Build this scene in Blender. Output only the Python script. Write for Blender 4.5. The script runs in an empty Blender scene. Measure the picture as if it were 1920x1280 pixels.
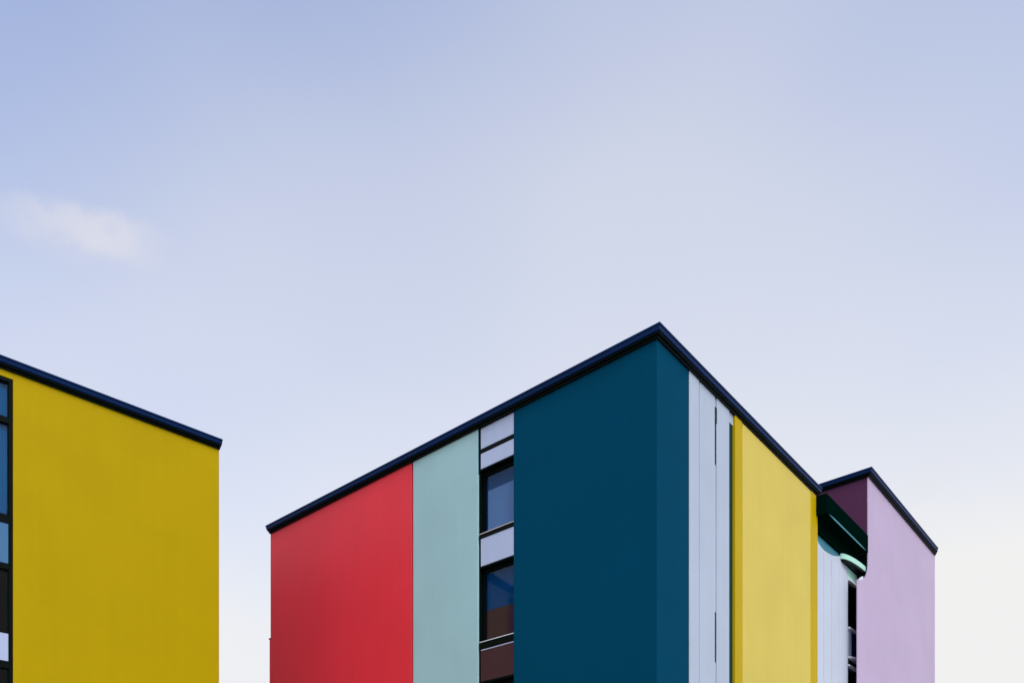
import bpy, bmesh, math, random
from mathutils import Vector, Matrix
R = math.radians
S = bpy.context.scene
COL = S.collection
random.seed(4)

# ------------------------------------------------------------------ camera
cam = bpy.data.cameras.new('camera')
cam.sensor_fit = 'HORIZONTAL'
cam.sensor_width = 36.0
cam.lens = 36.0 * 1595.0 / 1920.0          # about 30 mm, lens shifted up, camera level
cam.shift_y = (1713.0 - 640.0) / 1920.0
cam.clip_start = 0.1
cam.clip_end = 20000.0
camo = bpy.data.objects.new('camera', cam)
camo.location = (0, 0, 1.6)
camo.rotation_euler = (R(90), 0, 0)
COL.objects.link(camo)
S.camera = camo

# ------------------------------------------------------------------ light
SUN_AZ, SUN_EL = 160.0, 46.0                 # degrees right of the view axis, above the horizon
HAZE_LO, HAZE_HI = 0.959, 0.089             # share of haze at the horizon and overhead
VEIL_OFF = (1.958, 4.003, -6.226)
SKY_TINT = (0.885, 0.885, 1.02, 1)
HAZE_COL = (2.945, 2.935, 2.925, 1)
W = bpy.data.worlds.new('World')
S.world = W
W.use_nodes = True
nt = W.node_tree
nt.nodes.clear()
N = nt.nodes.new
out = N('ShaderNodeOutputWorld')
bg = N('ShaderNodeBackground')
sky = N('ShaderNodeTexSky')
sky.sky_type = 'NISHITA'
sky.sun_disc = False
sky.sun_elevation = R(SUN_EL)
sky.sun_rotation = R(SUN_AZ)
sky.air_density = 1.0
sky.dust_density = 4.0
sky.ozone_density = 3.0
bg.inputs['Strength'].default_value = 0.15
# thin even haze all round the sky: palest at the horizon, thinning towards the zenith
tc = N('ShaderNodeTexCoord')
sep = N('ShaderNodeSeparateXYZ')
nt.links.new(tc.outputs['Generated'], sep.inputs[0])
hz = N('ShaderNodeValToRGB')
hz.color_ramp.interpolation = 'EASE'
hz.color_ramp.elements[0].position = 0.201
hz.color_ramp.elements[0].color = (HAZE_LO, HAZE_LO, HAZE_LO, 1)
hz.color_ramp.elements[1].position = 0.95
hz.color_ramp.elements[1].color = (HAZE_HI, HAZE_HI, HAZE_HI, 1)
nt.links.new(sep.outputs['Z'], hz.inputs['Fac'])
tint = N('ShaderNodeMix')
tint.data_type = 'RGBA'
tint.blend_type = 'MULTIPLY'
tint.inputs['Factor'].default_value = 1.0
tint.inputs['B'].default_value = SKY_TINT
nt.links.new(sky.outputs['Color'], tint.inputs['A'])
mixh = N('ShaderNodeMix')
mixh.data_type = 'RGBA'
# very broad, uneven veil of thin cirrus over the whole sky
vm = N('ShaderNodeMapping')
vm.inputs['Location'].default_value = VEIL_OFF
vm.inputs['Scale'].default_value = (1.0, 1.0, 1.6)
nt.links.new(tc.outputs['Generated'], vm.inputs['Vector'])
vn = N('ShaderNodeTexNoise')
vn.inputs['Scale'].default_value = 1.1
vn.inputs['Detail'].default_value = 3.0
vn.inputs['Roughness'].default_value = 0.42
nt.links.new(vm.outputs['Vector'], vn.inputs['Vector'])
vr = N('ShaderNodeMapRange')
vr.inputs['From Min'].default_value = 0.3
vr.inputs['From Max'].default_value = 0.7
vr.inputs['To Min'].default_value = -0.194
vr.inputs['To Max'].default_value = 0.264
nt.links.new(vn.outputs['Fac'], vr.inputs['Value'])
ad = N('ShaderNodeMath')
ad.operation = 'ADD'
ad.use_clamp = True
nt.links.new(hz.outputs['Color'], ad.inputs[0])
nt.links.new(vr.outputs['Result'], ad.inputs[1])
nt.links.new(ad.outputs[0], mixh.inputs['Factor'])
nt.links.new(tint.outputs['Result'], mixh.inputs['A'])
mixh.inputs['B'].default_value = HAZE_COL

# wisps of low cloud, each a soft ragged oval round its own direction in the sky
def math2(op, a, b=None, clamp=False):
    k = N('ShaderNodeMath')
    k.operation = op
    k.use_clamp = clamp
    for i, v in enumerate((a, b)):
        if v is None:
            continue
        if isinstance(v, (int, float)):
            k.inputs[i].default_value = v
        else:
            nt.links.new(v, k.inputs[i])
    return k.outputs[0]
def smooth(v, a, b, lo=0.0, hi=1.0):
    k = N('ShaderNodeMapRange')
    k.interpolation_type = 'SMOOTHSTEP'
    for key, val in (('From Min', a), ('From Max', b), ('To Min', lo), ('To Max', hi)):
        k.inputs[key].default_value = val
    nt.links.new(v, k.inputs['Value'])
    return k.outputs['Result']
cn = N('ShaderNodeTexNoise')
cn.inputs['Scale'].default_value = 34.0
cn.inputs['Detail'].default_value = 8.0
cn.inputs['Roughness'].default_value = 0.58
nt.links.new(tc.outputs['Generated'], cn.inputs['Vector'])
def wisp(col, c, half, up, down, strength, turn=0.0):
    c = Vector(c).normalized()
    r = c.cross(Vector((0, 0, 1))).normalized()
    u = r.cross(c)
    r, u = r * math.cos(turn) + u * math.sin(turn), u * math.cos(turn) - r * math.sin(turn)
    def dot(v):
        k = N('ShaderNodeVectorMath')
        k.operation = 'DOT_PRODUCT'
        nt.links.new(tc.outputs['Generated'], k.inputs[0])
        k.inputs[1].default_value = v
        return k.outputs['Value']
    fwd = dot(c)
    ragged = math2('MULTIPLY', math2('SUBTRACT', cn.outputs['Fac'], 0.5), up * 2.4)
    a = math2('DIVIDE', dot(r), fwd)
    b = math2('ADD', math2('DIVIDE', dot(u), fwd), ragged)
    bb = math2('MAXIMUM', math2('DIVIDE', b, up), math2('DIVIDE', b, -down))
    rad = math2('SQRT', math2('ADD', math2('POWER', math2('ABSOLUTE', math2('DIVIDE', a, half)), 2.4), math2('POWER', bb, 2.0)))
    m = math2('MULTIPLY', smooth(rad, 1.08, 0.22), smooth(a, -half, half * 0.6, 0.4, 1.0))
    m = math2('MULTIPLY', m, smooth(cn.outputs['Fac'], 0.2, 0.6, 0.55, 1.0))
    m = math2('MULTIPLY', m, math2('GREATER_THAN', fwd, 0.0))
    mx = N('ShaderNodeMix')
    mx.data_type = 'RGBA'
    mx.inputs['B'].default_value = (2.68, 2.60, 2.72, 1)
    nt.links.new(math2('MULTIPLY', m, strength, True), mx.inputs['Factor'])
    nt.links.new(col, mx.inputs['A'])
    return mx.outputs['Result']
skycol = mixh.outputs['Result']
for w in (((-0.371, 0.721, 0.587), 0.078, 0.017, 0.034, 0.62, 0.08),      # above the yellow building
          ((0.396, 0.816, 0.421), 0.05, 0.016, 0.02, 0.25),         # faint, beyond the lilac wing
          ((-0.80, 0.35, 0.50), 0.09, 0.03, 0.04, 0.6),
          ((0.70, -0.50, 0.45), 0.08, 0.025, 0.04, 0.6),
          ((-0.45, -0.75, 0.55), 0.10, 0.03, 0.04, 0.6)):
    skycol = wisp(skycol, *w)
nt.links.new(skycol, bg.inputs['Color'])
nt.links.new(bg.outputs['Background'], out.inputs['Surface'])

sl = bpy.data.lights.new('sun', 'SUN')
sl.energy = 0.5
sl.angle = R(30)
sl.color = (1.0, 0.95, 0.88)
so = bpy.data.objects.new('sun', sl)
ce, se = math.cos(R(SUN_EL)), math.sin(R(SUN_EL))
sdir = Vector((math.sin(R(SUN_AZ)) * ce, math.cos(R(SUN_AZ)) * ce, se))
so.rotation_euler = sdir.to_track_quat('Z', 'Y').to_euler()
so.location = (30, 10, 40)
COL.objects.link(so)

vs = S.view_settings
vs.view_transform = 'Standard'
vs.look = 'None'
vs.exposure = 1.0
vs.gamma = 1.0
vs.use_curve_mapping = False

# ------------------------------------------------------------------ materials
def paint(name, col, rough=0.45, var=0.05, bump=0.06, scale=1.6, spec=0.06, streak=0.018):
    """painted render: faint cloudy tone, faint rain streaks, fine grain"""
    m = bpy.data.materials.new(name)
    m.use_nodes = True
    t = m.node_tree
    n, l = t.nodes, t.links
    p = n['Principled BSDF']
    p.inputs['Roughness'].default_value = rough
    p.inputs['Specular IOR Level'].default_value = spec
    tc = n.new('ShaderNodeTexCoord')
    a = n.new('ShaderNodeTexNoise')
    a.inputs['Scale'].default_value = scale * 0.35
    a.inputs['Detail'].default_value = 6
    l.new(tc.outputs['Object'], a.inputs['Vector'])
    mp = n.new('ShaderNodeMapping')
    mp.inputs['Scale'].default_value = (5, 5, 0.18)
    l.new(tc.outputs['Object'], mp.inputs['Vector'])
    b = n.new('ShaderNodeTexNoise')
    b.inputs['Scale'].default_value = 1.0
    b.inputs['Detail'].default_value = 5
    l.new(mp.outputs['Vector'], b.inputs['Vector'])
    def rng(src, amt):
        r = n.new('ShaderNodeMapRange')
        r.inputs['From Min'].default_value = 0.25
        r.inputs['From Max'].default_value = 0.75
        r.inputs['To Min'].default_value = 1 - amt
        r.inputs['To Max'].default_value = 1 + amt
        l.new(src, r.inputs['Value'])
        return r.outputs['Result']
    mu = n.new('ShaderNodeMath')
    mu.operation = 'MULTIPLY'
    l.new(rng(a.outputs['Fac'], var), mu.inputs[0])
    l.new(rng(b.outputs['Fac'], streak), mu.inputs[1])
    mx = n.new('ShaderNodeVectorMath')
    mx.operation = 'SCALE'
    mx.inputs[0].default_value = col
    l.new(mu.outputs[0], mx.inputs['Scale'])
    l.new(mx.outputs['Vector'], p.inputs['Base Color'])
    g = n.new('ShaderNodeTexNoise')
    g.inputs['Scale'].default_value = 60
    g.inputs['Detail'].default_value = 4
    l.new(tc.outputs['Object'], g.inputs['Vector'])
    bp = n.new('ShaderNodeBump')
    bp.inputs['Strength'].default_value = bump
    bp.inputs['Distance'].default_value = 0.01
    l.new(g.outputs['Fac'], bp.inputs['Height'])
    l.new(bp.outputs['Normal'], p.inputs['Normal'])
    return m

def glass(name, tint, gloss=0.03, f0=0.014):
    m = bpy.data.materials.new(name)
    m.use_nodes = True
    t = m.node_tree
    n, l = t.nodes, t.links
    n.clear()
    o = n.new('ShaderNodeOutputMaterial')
    tr = n.new('ShaderNodeBsdfTransparent')
    tr.inputs['Color'].default_value = (*tint, 1)
    gl = n.new('ShaderNodeBsdfGlossy')
    gl.inputs['Roughness'].default_value = gloss
    lw = n.new('ShaderNodeLayerWeight')          # Schlick reflectance, the same on both sides of the pane
    lw.inputs['Blend'].default_value = 0.5
    pw = n.new('ShaderNodeMath')
    pw.operation = 'POWER'
    pw.inputs[1].default_value = 5.0
    l.new(lw.outputs['Facing'], pw.inputs[0])
    fr = n.new('ShaderNodeMath')
    fr.operation = 'MULTIPLY_ADD'
    fr.inputs[1].default_value = 1.0 - f0
    fr.inputs[2].default_value = f0
    l.new(pw.outputs[0], fr.inputs[0])
    mx = n.new('ShaderNodeMixShader')
    l.new(fr.outputs[0], mx.inputs[0])
    l.new(tr.outputs[0], mx.inputs[1])
    l.new(gl.outputs[0], mx.inputs[2])
    l.new(mx.outputs[0], o.inputs['Surface'])
    return m

M = dict(
    blue=paint('petrol_blue_paint', (0, 0.052, 0.104), 0.7, spec=0.02),
    white=paint('cool_white_paint', (0.4, 0.48, 0.57), 0.5),
    yellow_pale=paint('pale_yellow_paint', (0.6, 0.495, 0.1), 0.5),
    yellow_edge=paint('strong_yellow_paint', (0.47, 0.34, 0.001), 0.45),
    yellow_left=paint('ochre_yellow_paint', (0.415, 0.302, 0), 0.5),
    red=paint('red_paint', (0.7, 0.032, 0.047), 0.42, 0.04, spec=0.18),
    white_bright=paint('bright_white_paint', (0.5, 0.57, 0.66), 0.5),
    mint=paint('grey_mint_paint', (0.31, 0.505, 0.53), 0.5),
    mint_bright=paint('bright_mint_paint', (0.4, 0.74, 0.61), 0.4),
    teal_light=paint('pale_teal_highlight', (0.06, 0.24, 0.28), 0.35),
    teal=paint('teal_shaded_wall', (0.05, 0.22, 0.29), 0.5),
    purple=paint('lilac_paint', (0.465, 0.385, 0.53), 0.5),
    plum=paint('plum_paint', (0.085, 0.027, 0.068), 0.55),
    green_dark=paint('dark_green_paint', (0.003, 0.035, 0.033), 0.4),
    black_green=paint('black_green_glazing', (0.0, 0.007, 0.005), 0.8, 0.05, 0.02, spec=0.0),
    navy=paint('navy_metal', (0.002, 0.019, 0.082), 0.32, 0.08, 0.02),
    black=paint('black_metal', (0.001, 0.004, 0.0035), 0.4, 0.05, 0.02),
    lavender=paint('lavender_glazed_panel', (0.4, 0.48, 0.66), 0.25, 0.05, 0.01),  # lavender paints in the sky mirrored by the bay's spandrel glass
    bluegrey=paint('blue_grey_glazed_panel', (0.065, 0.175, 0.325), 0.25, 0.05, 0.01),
    brown=paint('brown_glazed_panel', (0.055, 0.026, 0.030), 0.3, 0.05, 0.01),  # brown reflection painted into the lower spandrels
    reflection_pale=paint('pale_blue_reflection', (0.13, 0.24, 0.46), 0.7),
    reflection_brown=paint('brown_reflection', (0.075, 0.030, 0.036), 0.7),
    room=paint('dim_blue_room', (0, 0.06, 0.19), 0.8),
    reflection_blue=paint('blue_sky_reflection', (0, 0.11, 0.28), 0.8),  # sky reflection painted on the sheet behind the left panes
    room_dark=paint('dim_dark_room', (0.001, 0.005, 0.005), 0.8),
    frame_white=paint('white_window_frame', (0.66, 0.7, 0.76), 0.4),
    sill=paint('pale_sill_highlight', (0.55, 0.50, 0.48), 0.35),
    roof=paint('grey_roofing', (0.16, 0.16, 0.17), 0.8),
    core=paint('grey_render', (0.10, 0.11, 0.12), 0.8),
    ground=paint('pale_paving_concrete', (0.40, 0.39, 0.37), 0.8, 0.12, 0.2),
    asphalt=paint('asphalt', (0.055, 0.055, 0.058), 0.85, 0.12, 0.3),
    glass=glass('window_glass', (0.85, 0.90, 0.93)),
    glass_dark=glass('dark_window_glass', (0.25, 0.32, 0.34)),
)

# ------------------------------------------------------------------ helpers
def link(name, me, mat, parent, loc=None):
    ob = bpy.data.objects.new(name, me)
    if mat:
        me.materials.append(mat)
    COL.objects.link(ob)
    if parent:
        ob.parent = parent
    return ob

def finish(bm, name, mat, parent, bevel=0.0, seg=2):
    bmesh.ops.recalc_face_normals(bm, faces=bm.faces)
    if bevel:
        ed = [e for e in bm.edges if len(e.link_faces) == 2 and e.calc_face_angle() > 0.6]
        bmesh.ops.bevel(bm, geom=ed, offset=bevel, segments=seg, affect='EDGES', profile=0.5)
    me = bpy.data.meshes.new(name)
    bm.to_mesh(me)
    bm.free()
    return link(name, me, mat, parent)

def add_box(bm, x0, x1, y0, y1, z0, z1):
    v = [bm.verts.new(c) for c in ((x0, y0, z0), (x1, y0, z0), (x1, y1, z0), (x0, y1, z0),
                                   (x0, y0, z1), (x1, y0, z1), (x1, y1, z1), (x0, y1, z1))]
    for f in ((0, 3, 2, 1), (4, 5, 6, 7), (0, 1, 5, 4), (1, 2, 6, 5), (2, 3, 7, 6), (3, 0, 4, 7)):
        bm.faces.new([v[i] for i in f])

def box(name, x0, x1, y0, y1, z0, z1, mat, parent, bevel=0.006):
    bm = bmesh.new()
    add_box(bm, x0, x1, y0, y1, z0, z1)
    return finish(bm, name, M[mat], parent, bevel)

def prism(name, pts, a, b, axis, mat, parent, bevel=0.0, seg=2):
    """extrude polygon pts: axis 'z' -> pts are (x,y); 'y' -> (x,z); 'x' -> (y,z)"""
    def P(p, t):
        return {'z': (p[0], p[1], t), 'y': (p[0], t, p[1]), 'x': (t, p[0], p[1])}[axis]
    bm = bmesh.new()
    lo = [bm.verts.new(P(p, a)) for p in pts]
    hi = [bm.verts.new(P(p, b)) for p in pts]
    bm.faces.new(lo[::-1])
    bm.faces.new(hi)
    n = len(pts)
    for i in range(n):
        bm.faces.new((lo[i], lo[(i + 1) % n], hi[(i + 1) % n], hi[i]))
    return finish(bm, name, M[mat], parent, bevel, seg)

def sweep(name, loop, profile, mat, parent, k=None):
    """closed mitred moulding round a counter-clockwise right-angled plan loop; profile = (outward, z);
    k[i] scales the overhang of the edge that starts at corner i"""
    n = len(loop)
    k = k or [1.0] * n
    rings = []
    bm = bmesh.new()
    for i in range(n):
        p0, p, p1 = Vector(loop[i - 1]), Vector(loop[i]), Vector(loop[(i + 1) % n])
        d0, d1 = (p - p0).normalized(), (p1 - p).normalized()
        n0, n1 = Vector((d0.y, -d0.x)), Vector((d1.y, -d1.x))
        ring = []
        for o, z in profile:
            o0 = o * k[i - 1] if o > 0 else o
            o1 = o * k[i] if o > 0 else o
            ring.append(bm.verts.new((p.x + n0.x * o0 + n1.x * o1, p.y + n0.y * o0 + n1.y * o1, z)))
        rings.append(ring)
    m = len(profile)
    for i in range(n):
        a, b = rings[i], rings[(i + 1) % n]
        for j in range(m):
            bm.faces.new((a[j], b[j], b[(j + 1) % m], a[(j + 1) % m]))
    return finish(bm, name, M[mat], parent)

def empty(name, loc, rz, label, cat, group=None):
    o = bpy.data.objects.new(name, None)
    COL.objects.link(o)
    o.location = loc
    o.rotation_euler = (0, 0, rz)
    o['label'] = label
    o['category'] = cat
    if group:
        o['group'] = group
    return o

E = 1.6                      # eye height: the survey heights below are above the eye
TOP = 13.8 + E               # top of the walls

def coping(loop, parent, k, top=TOP):
    # navy metal capping; set-back drip trim, black painting the eave's shaded lower half
    prof = [(-0.30, top + 0.03), (0.135, top + 0.03), (0.15, top + 0.04), (0.16, top + 0.12),
            (0.185, top + 0.135), (0.185, top + 0.17), (0.15, top + 0.19), (-0.30, top + 0.20)]
    c = sweep('roof_coping', loop, prof, 'navy', parent, k)
    prof2 = [(-0.30, top - 0.075), (0.05, top - 0.075), (0.06, top - 0.05), (0.06, top - 0.022), (0.105, top - 0.018),
             (0.115, top), (0.115, top + 0.027), (-0.30, top + 0.027)]
    sweep('shaded_drip_trim', loop, prof2, 'black', c, k)
    return c

# ------------------------------------------------------------------ the ground
def sheet(name, x0, x1, y0, y1, z, mat):
    bm = bmesh.new()
    v = [bm.verts.new(c) for c in ((x0, y0, z), (x1, y0, z), (x1, y1, z), (x0, y1, z))]
    bm.faces.new(v)
    o = finish(bm, name, M[mat], None)
    o['kind'] = 'structure'
    return o
sheet('ground', -6000, 6000, -6000, 6000, 0.0, 'ground')
sheet('road', -300, 300, -9.5, -2.5, 0.004, 'asphalt')

# ------------------------------------------------------------------ the many-coloured building
# local x runs along the right-hand face, local y along the left-hand face, the near corner is the origin
ang = math.atan2(0.76083395, 0.64894661)
main = empty('apartment_block', (3.466, 20.324, 0), ang,
             'many-coloured block with red, mint, petrol blue, white, yellow and lilac panels', 'building')
V0, V1 = 14.047, 22.95       # the taller wing runs from V0 to V1
WY = -0.393                  # its front stands this far out
WTOP = 15.87 + E
U1 = 16.02
D = 0.45                     # panel depth in front of the core
core = box('wall', D, 10.10, 0.40, U1 - 0.08, 0, TOP - 0.08, 'core', main, 0)
core['label'] = 'grey rendered wall behind the coloured panels'
box('wall', 10.102, V0 - 0.002, 0.40, U1 - 0.08, 0, 13.55 + E, 'core', main, 0)
box('roof', 0.2, 9.9, 0.2, U1 - 0.2, TOP - 0.07, TOP + 0.12, 'roof', main, 0)

# panels of the left-hand face
PT = TOP - 0.022             # panels run up under the coping
prism('corner_panel', [(0, 0), (1.555, 0), (1.555, 0.39), (0.44, 0.39), (0.44, 4.498), (0, 4.498)], 0, PT, 'z', 'blue', main, 0.012)['label'] = 'petrol blue panel wrapping the near corner'
prism('facade_panel', [(0, 5.815), (0.44, 5.815), (0.44, 8.518), (0, 8.518)], 0, PT, 'z', 'mint', main, 0.03, 3)['label'] = 'grey mint panel'
p = box('facade_panel', 0, 0.44, 8.562, U1, 0, PT, 'red', main, 0.012)
p['label'] = 'glossy red panel'
t = prism('edge_trim', [(0.005, U1 + 0.001), (0.44, U1 + 0.001), (0.44, U1 + 0.065), (0.005, U1 + 0.065)], 0, 9.93 + E, 'z', 'red', main, 0.006)
t['label'] = 'narrow red trim on the outer edge'
prism('trim_cap', [(-0.01, U1 + 0.001), (0.45, U1 + 0.001), (0.45, U1 + 0.10), (-0.01, U1 + 0.10)], 9.932 + E, 9.975 + E, 'z', 'black', main, 0.006)

# window bay of the left-hand face: y 4.50 .. 5.81, glass set back 0.28
Y0, Y1 = 4.502, 5.808
jb = bmesh.new()
add_box(jb, 0.03, 0.445, Y1 - 0.045, Y1, 0, PT - 0.06)
finish(jb, 'jamb', M['black'], main, 0.004)
box('downpipe', 0.005, 0.045, Y1 - 0.005, Y1 + 0.006, 12.45 + E, PT - 0.08, 'blue', main, 0.004)

def bay_window(h0, h1, reflection_sheet, bh, bl=0.0):
    """recessed window between heights h0..h1 above the eye"""
    fx = 0.17
    bm = bmesh.new()
    a, b, z0, z1 = Y0, Y1 - 0.046, h0 + E, h1 + E
    w = 0.055
    add_box(bm, fx, fx + 0.07, b - w, b, z0, z1)
    add_box(bm, fx, fx + 0.07, a, a + w, z0, z1)
    add_box(bm, fx, fx + 0.07, a + w, b - w, z1 - 0.09, z1)
    add_box(bm, fx, fx + 0.07, a + w, b - w, z0, z0 + 0.06)
    f = finish(bm, 'window', M['black'], main, 0.004)
    box('pane', fx + 0.03, fx + 0.04, a + w, b - w, z0 + 0.06, z1 - 0.09, 'glass', f, 0)
    box('window_backing', fx + 0.10, fx + 0.11, a + 0.002, b - 0.002, z0, z1, 'room', f, 0)
    if reflection_sheet:
        box('reflection_sheet', fx + 0.075, fx + 0.085, a + w * 0.2, b - w * 0.4 - bl, z0 + 0.02, bh + E, reflection_sheet, f, 0)  # window reflection painted as a coloured sheet behind the glass
    return f

def spandrel(h0, h1, mat, halves=False):
    x0, x1 = 0.02, 0.23
    a, b = Y0, Y1 - 0.07
    s = box('spandrel_panel', x0, x1, a, b, h0 + E, h1 + E, mat, main, 0.012)
    return s

def sill(h0, h1, tip='sill'):
    s = box('sill', 0.002, 0.17, Y0, Y1 - 0.02, h0 + E, h1 + E - 0.022, 'black', main, 0.004)
    box('sill_highlight', -0.012, 0.20, Y0 + 0.002, Y1 - 0.046, h1 + E - 0.021, h1 + E, tip, s, 0.003)  # highlight on the sill edge, laid on as a thin pale strip
    return s

def soffit(h, d=0.05):
    box('soffit', 0.012, 0.44, Y0, Y1 - 0.046, h + E - d, h + E - 0.002, 'black', main, 0.004)

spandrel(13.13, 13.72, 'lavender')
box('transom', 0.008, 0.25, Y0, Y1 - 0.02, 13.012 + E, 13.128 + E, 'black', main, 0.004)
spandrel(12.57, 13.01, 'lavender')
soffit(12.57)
bay_window(10.74, 12.515, 'reflection_pale', 12.02, 0.08)
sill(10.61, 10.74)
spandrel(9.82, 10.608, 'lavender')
soffit(9.82)
bay_window(7.69, 9.765, 'reflection_brown', 8.62)
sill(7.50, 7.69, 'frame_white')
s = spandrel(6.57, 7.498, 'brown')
box('trim', 0.010, 0.03, Y0 + 0.01, Y1 - 0.09, 7.44 + E, 7.465 + E, 'lavender', s, 0.003)
soffit(6.57)
bay_window(4.64, 6.515, 'reflection_brown', 5.6)
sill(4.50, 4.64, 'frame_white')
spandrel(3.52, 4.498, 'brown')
soffit(3.52)
bay_window(1.59, 3.465, None, 0)
sill(1.45, 1.59)
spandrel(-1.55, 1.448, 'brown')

# panels of the right-hand face
box('facade_panel', 2.066, 2.114, 0.032, 0.385, 0, PT, 'white', main, 0)
box('facade_panel', 1.558, 2.065, -0.012, 0.39, 0, PT, 'white', main, 0.010)['label'] = 'narrow cool white panel beside the blue corner'
# white panels with tall slits between them
def white_with_slits():
    box('facade_panel', 2.115, 2.955, 0.0, 0.39, 0, PT, 'white', main, 0.008)
    # the joint line carries two dark slit windows
    box('facade_panel', 3.055, 3.782, -0.008, 0.39, 0, PT, 'white', main, 0.008)
    zs = [(0, 6.70), (8.04, 11.95), (13.47, PT - E)]
    for z0, z1 in zs:
        box('joint_cover', 2.958, 3.052, 0.022, 0.39, z0 + (E if z0 else 0), z1 + E, 'white', main, 0.004)
    for z0, z1 in ((6.70, 8.04), (11.95, 13.47)):
        s = box('slit_window', 2.957, 3.053, 0.10, 0.39, z0 + E + 0.003, z1 + E - 0.003, 'green_dark', main, 0.0)
        bm = bmesh.new()
        add_box(bm, 3.035, 3.053, 0.02, 0.098, z0 + E + 0.003, z1 + E - 0.003)
        finish(bm, 'frame', M['green_dark'], s, 0.003)
white_with_slits()
box('slit_vent', 2.952, 3.058, -0.012, 0.016, 13.06 + E, 13.46 + E, 'green_dark', main, 0.006)
box('cover_strip', 3.79, 4.07, 0.035, 0.39, 0, 13.44 + E, 'green_dark', main, 0.012)['label'] = 'dark green recessed strip beside the yellow panel'
box('facade_panel', 3.79, 4.07, 0.02, 0.39, 13.445 + E, PT, 'white', main, 0.004)
yp = box('facade_panel', 4.565, 9.53, -0.028, 0.39, 0, PT - 0.06, 'yellow_pale', main, 0.012)
yp['label'] = 'pale yellow panel with stronger yellow edges'
prism('edge_trim', [(4.075, -0.04), (4.50, -0.04), (4.56, -0.02), (4.56, 0.38), (4.075, 0.38)], 0, PT - 0.06, 'z', 'yellow_edge', main, 0.010)
prism('edge_trim', [(9.535, -0.02), (9.60, -0.04), (10.115, -0.04), (10.115, 0.38), (9.535, 0.38)], 0, PT - 0.06, 'z', 'yellow_edge', main, 0.012)

# low link between the yellow panel and the wing: black eave, white wall, window column
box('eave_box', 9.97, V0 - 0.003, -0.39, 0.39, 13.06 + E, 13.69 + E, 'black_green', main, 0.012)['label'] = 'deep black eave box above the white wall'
prism('drip_highlight', [(10.15, 13.055 + E), (10.6, 13.085 + E), (13.2, 13.075 + E), (13.75, 13.045 + E), (13.2, 13.025 + E), (10.6, 13.03 + E)],
      -0.412, -0.392, 'y', 'teal_light', main, 0.003)  # highlight along the eave's lower edge, shaped as a pale tapered strip
box('fascia', 10.12, V0 - 0.003, -0.04, 0.39, 12.58 + E, 13.058 + E, 'black_green', main, 0.006)
box('back_panel', 10.12, 12.45, 0.04, 0.38, 12.0 + E, 12.578 + E, 'teal', main, 0.004)  # teal paints in the shade on the wall above the white panel
arc = [(10.12, 0), (13.09, 0), (13.09, 12.28 + E), (13.05, 12.38 + E), (12.95, 12.47 + E), (12.8, 12.54 + E), (12.6, 12.575 + E), (12.3, 12.50 + E),
       (11.9, 12.36 + E), (11.5, 12.27 + E), (11.1, 12.22 + E), (10.8, 12.20 + E), (10.5, 12.23 + E), (10.3, 12.29 + E), (10.12, 12.38 + E)]
prism('back_panel', arc, 0.0, 0.038, 'y', 'white_bright', main, 0.004)['label'] = 'white wall panel with a scooped upper edge'
for x in (10.75, 11.45, 12.2):
    box('panel_joint', x, x + 0.03, -0.012, 0.0, 0, 12.1 + E, 'white_bright', main, 0.003)
# curved mint canopy over the window column
cp = [(12.30, -0.015)]
for i in range(1, 13):
    a = 0.5 * math.pi * i / 12
    cp.append((14.035 - 1.72 * math.cos(a), -0.015 - 0.29 * math.sin(a)))
cp.append((14.035, -0.005))
cp.append((12.30, -0.005))
cc = prism('canopy', cp, 12.40 + E, 12.575 + E, 'z', 'mint_bright', main, 0.0)
cc['label'] = 'curved mint canopy over the window column'
bot = [(14.03 + (x - 14.035) * 0.96, -0.008 + (y + 0.005) * 0.9) for x, y in cp]
prism('canopy_underside', bot, 12.33 + E, 12.398 + E, 'z', 'black', cc, 0.0)
WX = V0 - 0.003
box('back_panel', 13.10, WX, 0.0, 0.38, 11.96 + E, 12.325 + E, 'mint_bright', main, 0.004)
for k in range(4):
    zt = 11.93 - 3.05 * k
    box('sill', 13.10, WX, -0.05, 0.20, zt - 0.05 + E, zt + 0.02 + E, 'frame_white', main, 0.006)
    z0, z1 = zt - 1.70 + E, zt - 0.055 + E
    bm = bmesh.new()
    add_box(bm, 13.095, 13.13, 0.03, 0.10, z0, z1)
    f = finish(bm, 'window', M['black'], main, 0.003)
    box('mullion', 13.98, WX, 0.03, 0.10, z0, z1, 'black', f, 0.003)
    box('pane', 13.132, 13.978, 0.06, 0.07, z0, z1, 'glass_dark', f, 0)
    box('window_backing', 13.10, WX, 0.30, 0.31, z0, z1, 'room_dark', f, 0)
    box('sill', 13.10, WX, -0.07, 0.20, zt - 1.77 + E, zt - 1.702 + E, 'frame_white', main, 0.008)
    box('spandrel_panel', 13.48, WX, 0.0, 0.2, zt - 2.74 + E, zt - 1.772 + E, 'navy', main, 0.006)
    box('spandrel_panel', 13.10, 13.475, 0.005, 0.2, zt - 2.74 + E, zt - 1.772 + E, 'white_bright', main, 0.006)
    prism('sill', [(13.10, -0.02), (13.2, -0.10), (13.4, -0.16), (13.7, -0.18), (WX, -0.18), (WX, 0.2), (13.10, 0.2)],
          zt - 2.81 + E, zt - 2.742 + E, 'z', 'frame_white', main, 0.006)
    box('head_panel', 13.10, WX, 0.05, 0.2, zt - 2.995 + E, zt - 2.812 + E, 'black', main, 0)

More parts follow.
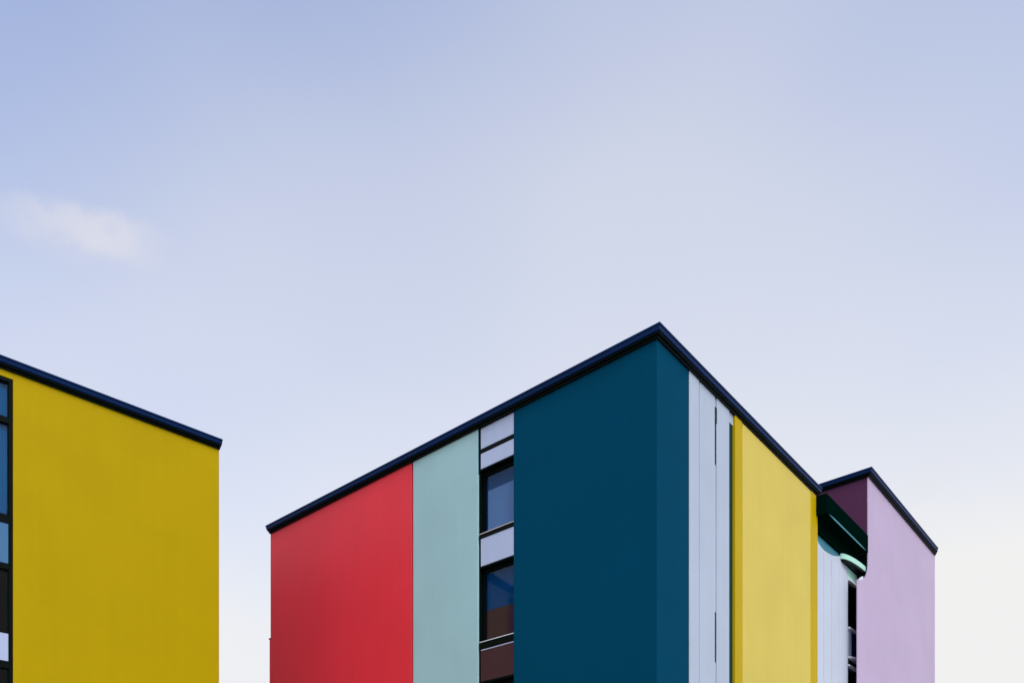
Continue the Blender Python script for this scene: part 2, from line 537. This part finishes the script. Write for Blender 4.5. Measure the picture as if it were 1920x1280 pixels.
# the taller lilac wing
wing = box('wing_wall', V0 + 0.055, V1 - 0.02, WY + 0.045, U1 - 0.08, 0, WTOP - 0.08, 'core', main, 0)
wing['label'] = 'grey core of the taller wing'
WPT = WTOP - 0.022
notch = [(V0, WPT - E), (V1, WPT - E), (V1, -E), (12.915, -E), (12.915, 11.77), (13.02, 11.785), (13.25, 11.84), (13.48, 11.93),
         (13.70, 12.06), (13.87, 12.22), (13.99, 12.40), (V0, 12.60)]
prism('wing_panel', [(x, z + E) for x, z in notch], WY, WY + 0.04, 'y', 'purple', main, 0.005)['label'] = 'lilac front of the wing with a curved notch at its edge'
prism('bracket', [(13.30, 11.80 + E), (13.62, 11.96 + E), (13.66, 12.035 + E), (13.62, 12.10 + E), (13.40, 11.97 + E)], WY + 0.042, WY + 0.12, 'y', 'frame_white', main, 0.004)
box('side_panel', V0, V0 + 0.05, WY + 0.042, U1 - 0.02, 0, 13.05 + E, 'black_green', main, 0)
box('side_panel', V0, V0 + 0.05, WY + 0.042, U1 - 0.02, 13.053 + E, WPT, 'plum', main, 0.006)['label'] = 'plum side wall of the wing above the lower roof'
box('roof', V0 + 0.2, V1 - 0.2, WY + 0.2, U1 - 0.2, WTOP - 0.07, WTOP + 0.12, 'roof', wing, 0)
coping([(0, U1), (0, 0), (10.12, 0), (10.12, U1)], main, [1.0, 1.0, 0.1, 0.25])
coping([(V0, U1), (V0, WY), (V1, WY), (V1, U1)], main, [1.0, 1.0, -1.0, 0.2], WTOP)

# ------------------------------------------------------------------ the yellow building on the left
angL = math.atan2(0.66526946, 0.74660334)
left = empty('apartment_block', (-8.698, 25.271, 0), angL,
             'yellow-walled block with a column of windows at the left edge', 'building')
left.scale = (1, 1, 1.004)
LB0, LB1 = -6.95, -5.385
box('wall', -15.9, -0.02, 0.40, 9.9, 0, TOP - 0.08, 'core', left, 0)['label'] = 'grey rendered wall behind the yellow panel'
box('roof', -15.8, -0.2, 0.2, 9.8, TOP - 0.07, TOP + 0.12, 'roof', left, 0)
box('facade_panel', LB1, 0, 0, 0.39, 0, PT, 'yellow_left', left, 0.012)
box('facade_panel', -16, LB0, 0, 0.39, 0, PT, 'yellow_left', left, 0.012)
box('facade_panel', LB0 + 0.002, LB1 - 0.002, 0.0, 0.39, 13.56 + E, PT, 'yellow_left', left, 0.0)
bm = bmesh.new()
add_box(bm, LB1 - 0.085, LB1 - 0.002, 0.012, 0.385, 0, 13.555 + E)
add_box(bm, LB0 + 0.002, LB0 + 0.085, 0.012, 0.385, 0, 13.555 + E)
add_box(bm, LB0 + 0.086, LB1 - 0.086, 0.012, 0.385, 13.46 + E, 13.555 + E)
finish(bm, 'jamb', M['black'], left, 0.006)
la, lb = LB0 + 0.087, LB1 - 0.087
def lwin(h0, h1, mat, glassm='glass'):
    bm = bmesh.new()
    z0, z1 = h0 + E, h1 + E
    add_box(bm, la, la + 0.04, 0.06, 0.12, z0, z1)
    add_box(bm, lb - 0.025, lb, 0.06, 0.12, z0, z1)
    add_box(bm, la + 0.041, lb - 0.026, 0.06, 0.12, z0, z0 + 0.03)
    add_box(bm, la + 0.041, lb - 0.026, 0.06, 0.12, z1 - 0.03, z1)
    f = finish(bm, 'window', M['black'], left, 0.004)
    box('pane', la + 0.04, lb - 0.025, 0.085, 0.095, z0 + 0.03, z1 - 0.03, glassm, f, 0)
    box('window_backing', la, lb, 0.14, 0.15, z0, z1, mat, f, 0)
def lbar(h0, h1, y=0.02):
    box('transom', la, lb, y, 0.38, h0 + E, h1 + E, 'black', left, 0.004)
def lpan(h0, h1, mat):
    box('spandrel_panel', la, lb - 0.012, 0.03, 0.3, h0 + E, h1 + E, mat, left, 0.01)
lwin(12.56, 13.455, 'reflection_blue')
lbar(12.42, 12.555)
lwin(10.09, 12.415, 'reflection_blue')
lbar(9.88, 10.085)
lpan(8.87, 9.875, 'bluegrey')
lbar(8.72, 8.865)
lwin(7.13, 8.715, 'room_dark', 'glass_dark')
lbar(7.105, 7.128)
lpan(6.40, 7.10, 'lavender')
lbar(6.22, 6.395)
lwin(4.2, 6.215, 'room_dark', 'glass_dark')
lbar(4.0, 4.195)
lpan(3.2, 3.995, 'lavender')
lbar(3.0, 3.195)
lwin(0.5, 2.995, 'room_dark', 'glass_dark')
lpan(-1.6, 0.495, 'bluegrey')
coping([(-16, 0), (0, 0), (0, 10), (-16, 10)], left, [1.0, 0.18, 0.2, 0.2])
